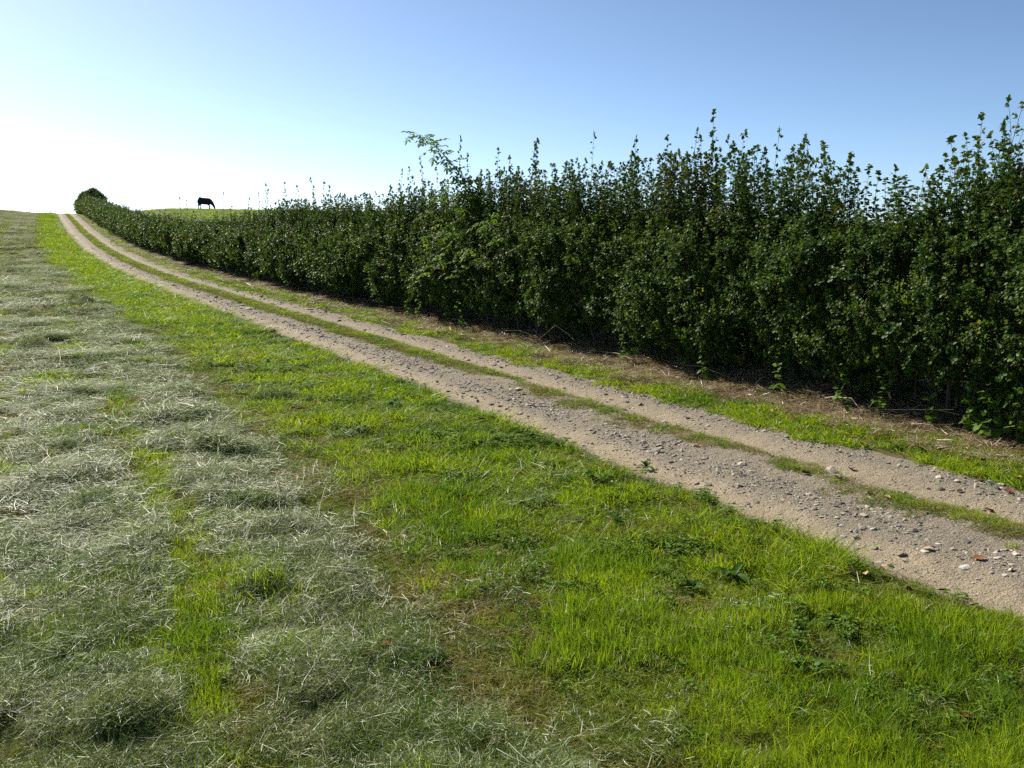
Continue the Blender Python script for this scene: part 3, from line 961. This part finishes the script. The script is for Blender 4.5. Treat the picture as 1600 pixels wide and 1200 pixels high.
def along(k):
    k = k * (len(lead) - 1); i = min(int(k), len(lead) - 2)
    return (lead[i].lerp(lead[i + 1], k - i)) - S0
for i in range(62):
    k = .45 + .55 * (i / 61) ** .9
    a = i * 2.4
    sap_leaf(along(k), (math.cos(a), math.sin(a) * .8 + .1, U(-.6, .7)), U(.6, .95) * (1.15 - .3 * (k - .5)))
for j, (px, py, uu) in enumerate([(668, 330, 2.1), (690, 300, 2.2), (775, 330, 2.15), (790, 372, 2.15), (655, 372, 2.05), (700, 360, 1.95), (760, 410, 2.0), (718, 440, 1.9), (690, 405, 1.95), (672, 425, 2.0), (735, 385, 1.95)]):
    e = on_hedge(px, py, uu - .42) - S0
    b = along(U(.18, .45))
    m2 = b.lerp(e, .5) + Vector((0, 0, .05))
    mb = MB(); mb.tube([np.array(b), np.array(m2), np.array(e)], [.009, .006, .0025], 5)
    br = link('branch', mb.mesh('sapling_branch', M_bark, True), sap)
    for i in range(11):
        k = .25 + .75 * i / 10
        p = b.lerp(m2, k * 2) if k < .5 else m2.lerp(e, k * 2 - 1)
        a = i * 2.4 + j
        sap_leaf(p, (math.cos(a) - .5, math.sin(a), U(-.5, .4)), U(.65, .95), br)

# ------------------------------------------------------------------ grazing cow on the skyline
M_cow = solid_mat('cow_hide', [(.3, (.010, .010, .012)), (.60, (.022, .022, .026)), (.64, (.15, .15, .15)), (.8, (.3, .3, .29))], .9, .75, .1, per_object=0.0)
cp = on_hedge(321, 330, 16.5)
cow = link('cow', None, None, (cp.x, cp.y, gz(cp.x, cp.y)), (0, 0, -YAW - R(4)), (1.04, 1.04, 1.04))
tag(cow, 'dark cow grazing with head down on the pasture skyline', 'cow')
def skinned(name, V, E_, rad, mat, parent, levels=2):
    me = bpy.data.meshes.new(name)
    me.from_pydata(V, E_, [])
    me.materials.append(mat)
    o = link(name, me, parent)
    o.modifiers.new('skin', 'SKIN').use_smooth_shade = True
    sd = o.modifiers.new('smooth', 'SUBSURF'); sd.levels = levels; sd.render_levels = levels
    for i, r_ in enumerate(rad):
        o.data.skin_vertices[0].data[i].radius = r_
    o.data.skin_vertices[0].data[0].use_root = True
    return o
CV = [(-.25, 0, 1.02), (-.72, 0, 1.10), (.28, 0, 1.02), (.58, 0, 1.05), (.88, 0, .84), (1.1, 0, .52), (1.2, 0, .30), (1.26, 0, .08), (-.95, 0, 1.14)]
CE = [(0, 1), (0, 2), (2, 3), (3, 4), (4, 5), (5, 6), (6, 7), (1, 8)]
CR = [(.42, .46), (.36, .40), (.40, .46), (.32, .40), (.2, .28), (.15, .17), (.13, .14), (.09, .09), (.24, .30)]
for sd_ in (-1, 1):
    b = len(CV)
    CV += [(.45 + .1 * (sd_ < 0), sd_ * .17, .66), (.47 + .18 * (sd_ < 0), sd_ * .18, .36), (.46 + .2 * (sd_ < 0), sd_ * .18, .02)]
    CE += [(2, b), (b, b + 1), (b + 1, b + 2)]; CR += [(.12, .12), (.065, .065), (.055, .055)]
    b = len(CV)
    CV += [(-.70, sd_ * .2, .72), (-.86 + .1 * (sd_ > 0), sd_ * .2, .44), (-.78 + .1 * (sd_ > 0), sd_ * .2, .02)]
    CE += [(1, b), (b, b + 1), (b + 1, b + 2)]; CR += [(.15, .17), (.07, .075), (.055, .055)]
skinned('body', CV, CE, CR, M_cow, cow)
skinned('tail', [(-1.08, 0, 1.2), (-1.15, .02, .95), (-1.14, .03, .6), (-1.13, .02, .4)], [(0, 1), (1, 2), (2, 3)], [(.035,) * 2, (.025,) * 2, (.025,) * 2, (.05,) * 2], M_cow, cow, 1)
for sd_ in (-1, 1):
    skinned('ear', [(1.05, sd_ * .1, .56), (1.04, sd_ * .19, .55), (1.06, sd_ * .27, .52)], [(0, 1), (1, 2)], [(.03, .03), (.035, .05), (.012, .012)], M_cow, cow, 1)

# ------------------------------------------------------------------ heaps of cut grass on the swaths
def heap_mesh(name, n=520):
    mb = MB()
    for i in range(n):
        a = U(0, math.tau); t = math.acos(U(.05, 1)); k = U(.55, 1.0)
        p = np.array([math.sin(t) * math.cos(a) * 1.0, math.sin(t) * math.sin(a) * .62, math.cos(t) * .62]) * k * .16
        az = a + random.choice([-1, 1]) * U(.5, 1.9)
        d = np.array([math.cos(az), math.sin(az), U(-.45, .35)])
        L = U(.05, .17)
        mb.blade(p - d * L * .4, d, L, U(.0014, .0032), np.array([U(-.3, .3), U(-.3, .3), -.45]), U(0, 1) ** 1.5)
    return mb.mesh(name, M_hay)
HEAPS = [heap_mesh('cut_grass_heap') for _ in range(6)]
for i, (px, py, sz) in enumerate([(265, 1085, 1.15), (130, 1065, 1.3), (340, 712, 1.7), (308, 655, 1.4), (402, 786, 1.3), (75, 925, .9), (135, 968, .8), (402, 962, .9), (95, 757, 1.4), (120, 478, 2.6), (124, 470, 2.4),
                                  (430, 626, 2.0), (205, 541, 1.8), (500, 888, 1.1), (632, 1036, 1.1), (178, 512, 2.0), (45, 430, 3.0), (56, 468, 2.4), (285, 630, 1.3), (100, 700, 1.2), (115, 615, 1.5), (60, 860, .9), (390, 745, 1.0), (85, 445, 2.4),
                                  (48, 500, 2.0), (50, 540, 1.8), (90, 530, 1.6), (160, 490, 1.8), (470, 945, .8), (330, 690, 1.2), (655, 1035, .9)]):
    p = on_ground(px, py)
    o = link('cut_grass_heap', HEAPS[i % 6], None, (p.x, p.y, p.z - .01), (0, 0, -YAW + U(-.5, .5)), (sz, sz, sz * U(.75, 1)))
    uu = p.x - float(xc(p.y))
    if i == 0: tag(o, 'steep shadowed heap of cut grass beside the green gap between swaths', 'grass heap', 'heaps of cut grass')
    elif i == 1: tag(o, 'broad dark heap of cut grass beside the bare brown field patch', 'grass heap', 'heaps of cut grass')
    elif i == 2: tag(o, 'long low heap of cut grass with shaded front on the narrow swath', 'grass heap', 'heaps of cut grass')
    elif i == 11: tag(o, 'brownish tussock of old grass on the bright strip edge', 'grass heap', 'heaps of cut grass')
    elif uu > -4.35: tag(o, 'small heap of cut grass on the narrow swath nearest the track', 'grass heap', 'heaps on the narrow swath')
    else: tag(o, 'small heap of cut grass on the wide swath across the green gap', 'grass heap', 'heaps on the wide swath')

for i in range(60):
    ye = math.exp(U(math.log(9), math.log(95))); ue = random.choice([-3.9, -3.95, -4.95, -5.0, -6.7, -7.9, -9.6]) + U(-.15, .15)
    X = ue + float(xc(ye)); sz = U(.8, 1.3) * (ye / 9) ** .35
    o = link('cut_grass_heap', HEAPS[i % 6], None, (X, ye, gz(X, ye) - .01), (0, 0, -YAW + U(-.6, .6)), (sz, sz, sz * U(.6, .9)))
    if ue > -4.35: tag(o, 'small heap of cut grass on the narrow swath nearest the track', 'grass heap', 'heaps on the narrow swath')
    elif ue > -5.5: tag(o, 'small heap of cut grass on the wide swath across the green gap', 'grass heap', 'heaps on the wide swath')
    else: tag(o, 'small heap of cut grass on the outer swaths of the field', 'grass heap', 'heaps on the outer swaths')

# ------------------------------------------------------------------ fallen leaves
FALL = {'orange': [(.2, (.22, .07, .02)), (.8, (.38, .14, .04))], 'tan': [(.2, (.30, .19, .11)), (.8, (.48, .33, .21))], 'dark': [(.2, (.07, .03, .018)), (.8, (.15, .07, .035))]}
M_fall = {k: solid_mat(k + '_dead_leaf', v, 25, .7, .3) for k, v in FALL.items()}
def dead_leaf(name, mat):
    mb = MB()
    n = 5; V = []; curl = U(.5, 1.6); tw = U(-.4, .4)
    for i in range(n + 1):
        k = i / n; wd = .36 * math.sin(math.pi * min(.04 + k * .96, .985)) ** .7 * (1 + .25 * (i % 2))
        for j in (-1, 0, 1):
            V.append((k - .5, j * wd + tw * k * .2, curl * .32 * (j * j) * wd * 2 + .25 * curl * (k - .5) ** 2 + .05))
    F = [(i * 3 + j, i * 3 + j + 1, i * 3 + j + 4, i * 3 + j + 3) for i in range(n) for j in range(2)]
    mb.add(V, F); mb.tube([(-.5, 0, .09), (-.68, .03, .14)], [.012, .008], 3)
    return mb.mesh(name, mat, True)
DEAD = {k: [dead_leaf(k + '_leaf', M_fall[k]) for _ in range(4)] for k in M_fall}
def fallen(px, py, kind, size=.055, pt=None):
    p = on_ground(px, py) if pt is None else pt
    uu = p.x - float(xc(p.y))
    where = ('hedge side verge' if uu > 1.0 else 'stony farm track' if uu > -1.15 else 'bright grass strip' if uu > -3 else 'mown field')
    lift = .004 if -1.15 < uu < 1.0 else .035
    o = link('fallen_leaf', random.choice(DEAD[kind]), None, (p.x, p.y, p.z + lift), (U(-.3, .3), U(-.3, .3), U(0, 6.28)), (size,) * 3)
    word = {'orange': 'rusty orange', 'tan': 'pale tan', 'dark': 'dark brown'}[kind]
    tag(o, f'{word} curled dead leaf lying on the {where}', 'leaf', f'{word} dead leaves on the {where}')
for px, py, k in [(1348, 701, 'orange'), (1310, 706, 'tan'), (1395, 703, 'dark'), (1438, 709, 'tan'), (1469, 711, 'tan'), (1330, 736, 'dark'), (1310, 750, 'tan'), (1258, 742, 'dark'), (1360, 775, 'dark'), (1386, 779, 'tan'), (1510, 725, 'orange'),
                  (1536, 728, 'dark'), (1530, 876, 'orange'), (1450, 860, 'tan'), (1378, 889, 'tan'), (1331, 909, 'tan'), (1350, 911, 'tan'), (1421, 936, 'dark'), (1531, 754, 'tan'), (1590, 756, 'orange'), (1240, 660, 'dark'), (1265, 659, 'orange'),
                  (931, 581, 'orange'), (820, 590, 'dark'), (938, 598, 'tan'), (1006, 620, 'dark'), (993, 730, 'tan'), (953, 727, 'tan'), (1069, 771, 'tan'), (998, 778, 'tan'), (1088, 698, 'orange'), (167, 947, 'orange'), (165, 1010, 'tan'), (521, 1075, 'dark'),
                  (363, 826, 'tan'), (633, 850, 'tan'), (603, 1027, 'orange'), (573, 1044, 'orange'), (1510, 1138, 'orange'), (1385, 1156, 'tan'), (525, 980, 'tan'), (922, 955, 'orange'), (865, 872, 'tan'), (693, 760, 'orange'), (1520, 960, 'tan'), (1475, 935, 'dark'),
                  (455, 945, 'dark'), (600, 560, 'dark'), (714, 527, 'orange'), (1180, 640, 'dark'), (1205, 650, 'orange'), (1575, 770, 'orange'), (1545, 800, 'orange'), (1500, 770, 'dark'), (1120, 610, 'orange'), (1290, 655, 'tan'), (1320, 668, 'dark')]:
    fallen(px, py, k, U(.045, .068))

# ------------------------------------------------------------------ broad-leaved weeds in the grass strip, leafy weeds at the hedge foot
M_dock = plant_mat('dock_leaf', [(.05, (.035, .085, .012)), (.5, (.06, .13, .018)), (1, (.10, .18, .025))], None, trans=.45, rough=.45, gloss=.12)
def dock_leaf(name, L=.13, W=.05):
    mb = MB(); n = 5; V = []
    for i in range(n + 1):
        k = i / n; wd = W * .5 * math.sin(math.pi * min(.08 + k * .92, .99)) ** .8
        for j in (-1, 0, 1):
            V.append((j * wd, k * L, .55 * k * L - .75 * k * k * L + abs(j) * wd * .5 + .004 * math.sin(i * 2.4 + j)))
    F = [(i * 3 + j, i * 3 + j + 1, i * 3 + j + 4, i * 3 + j + 3) for i in range(n) for j in range(2)]
    mb.add(V, F, np.repeat(np.linspace(.2, .9, n + 1), 3))
    return mb.mesh(name, M_dock, True)
DOCK = [dock_leaf('dock_leaf', U(.10, .15), U(.04, .055)) for _ in range(4)]
for i, (px, py, sz) in enumerate([(967, 822, 1.0), (818, 680, 1.0), (926, 754, 1.0), (1145, 908, 1.1), (866, 735, .9), (1162, 835, .9), (1080, 930, .8), (612, 640, .9), (1310, 985, .9), (745, 655, .8), (1265, 1060, .9), (1010, 735, .7)]):
    p = on_ground(px, py)
    d = link('dock_plant', None, None, (p.x, p.y, p.z + .012))
    tag(d, 'broad leaved dark green weed rosette growing in the bright grass strip', 'weed', 'broad leaved weeds in the grass strip')
    for k in range(8):
        s_ = sz * U(.6, 1.05)
        link('leaf', random.choice(DOCK), d, (0, 0, 0), (U(.1, .75), 0, k * 2.4 + U(-.3, .3)), (s_,) * 3)
WEED = []
for k_ in range(4):
    mb = MB(); mb.leaf((0, 0, 0), (0, 1, -.1), (0, 0, 1), .085, .058, U(.3, 1), .2, .15); WEED.append(mb.mesh('weed_leaf', M_bright))
def weed_stem(h):
    mb = MB(); mb.tube([(0, 0, -.03), (.01, .0, h * .5), (0, .015, h)], [.004, .003, .0015], 4); return mb.mesh('weed_stem', M_bright)
WST = weed_stem(.5)
for i, (px, py, uu) in enumerate([(1560, 660, 2.3), (1535, 640, 2.3), (1580, 640, 2.35), (1515, 650, 2.3), (1460, 640, 2.3), (1318, 618, 2.2), (1378, 602, 2.2), (1590, 670, 2.25), (1545, 672, 2.25), (1222, 570, 2.25), (700, 482, 2.3), (640, 480, 2.2), (652, 470, 2.25), (725, 455, 2.2), (980, 540, 2.3), (1100, 585, 2.25)]):
    q = on_hedge(px, py, uu - .3)
    b = Vector((q.x, q.y, gz(q.x, q.y)))
    h = U(.35, .62)
    wd_ = link('leafy_weed', None, None, b, (U(-.15, .15), U(-.25, .05), 0))
    tag(wd_, 'bright green leafy weed growing at the dark hedge foot', 'weed', 'leafy weeds at the hedge foot')
    link('stem', WST, wd_, (0, 0, 0), (0, 0, 0), (1, 1, h / .5))
    for k in range(18):
        zz = h * (.2 + .8 * k / 17)
        link('leaf', random.choice(WEED), wd_, (U(-.04, .04), U(-.04, .04), zz + U(-.03, .03)), (U(-.8, .4), U(-.5, .5), U(0, 6.28)), (U(.8, 1.35) * (1.1 - .5 * k / 17),) * 3)

# ------------------------------------------------------------------ dead canes at the hedge foot
M_cane = solid_mat('dead_cane', [(.2, (.20, .14, .08)), (.5, (.34, .26, .16)), (.8, (.46, .38, .26))], 9, .8, .3)
for i, pts in enumerate([[(1222, 632), (1262, 642), (1310, 668), (1338, 690)], [(1318, 664), (1370, 645), (1420, 640), (1490, 640)], [(1360, 640), (1395, 650), (1425, 672)], [(840, 508), (868, 508), (888, 522), (898, 532)], [(700, 496), (722, 498), (735, 510)],
                         [(1480, 655), (1520, 668), (1560, 672)], [(1275, 640), (1300, 620), (1330, 622), (1352, 650)], [(930, 548), (965, 552), (1000, 566)], [(1130, 590), (1165, 600), (1205, 622)], [(630, 488), (634, 500), (640, 512)], [(1440, 670), (1462, 640), (1500, 648)],
                         [(1060, 575), (1095, 572), (1140, 590)], [(1340, 690), (1380, 690), (1425, 700)], [(780, 520), (810, 516), (845, 528)]]):
    P3 = [on_hedge(px, py, 2.08 - .24 * (k / len(pts)) + .1 * (i % 3)) for k, (px, py) in enumerate(pts)]
    for q in P3: q.z = max(q.z, gz(q.x, q.y) + .012)
    P3[0].z = gz(P3[0].x, P3[0].y) + .005
    mb = MB(); b = P3[0]
    fine = []
    for k in range(len(P3) - 1):
        for j in range(3):
            fine.append(np.array(P3[k].lerp(P3[k + 1], j / 3) - b))
    fine.append(np.array(P3[-1] - b))
    mb.tube(fine, list(np.linspace(.007, .0028, len(fine))), 5)
    o = link('dead_cane', mb.mesh('dead_cane', M_cane, True), None, b)
    tag(o, 'dry tan bramble cane arching over the straw at the hedge foot', 'cane', 'dry canes at the hedge foot')
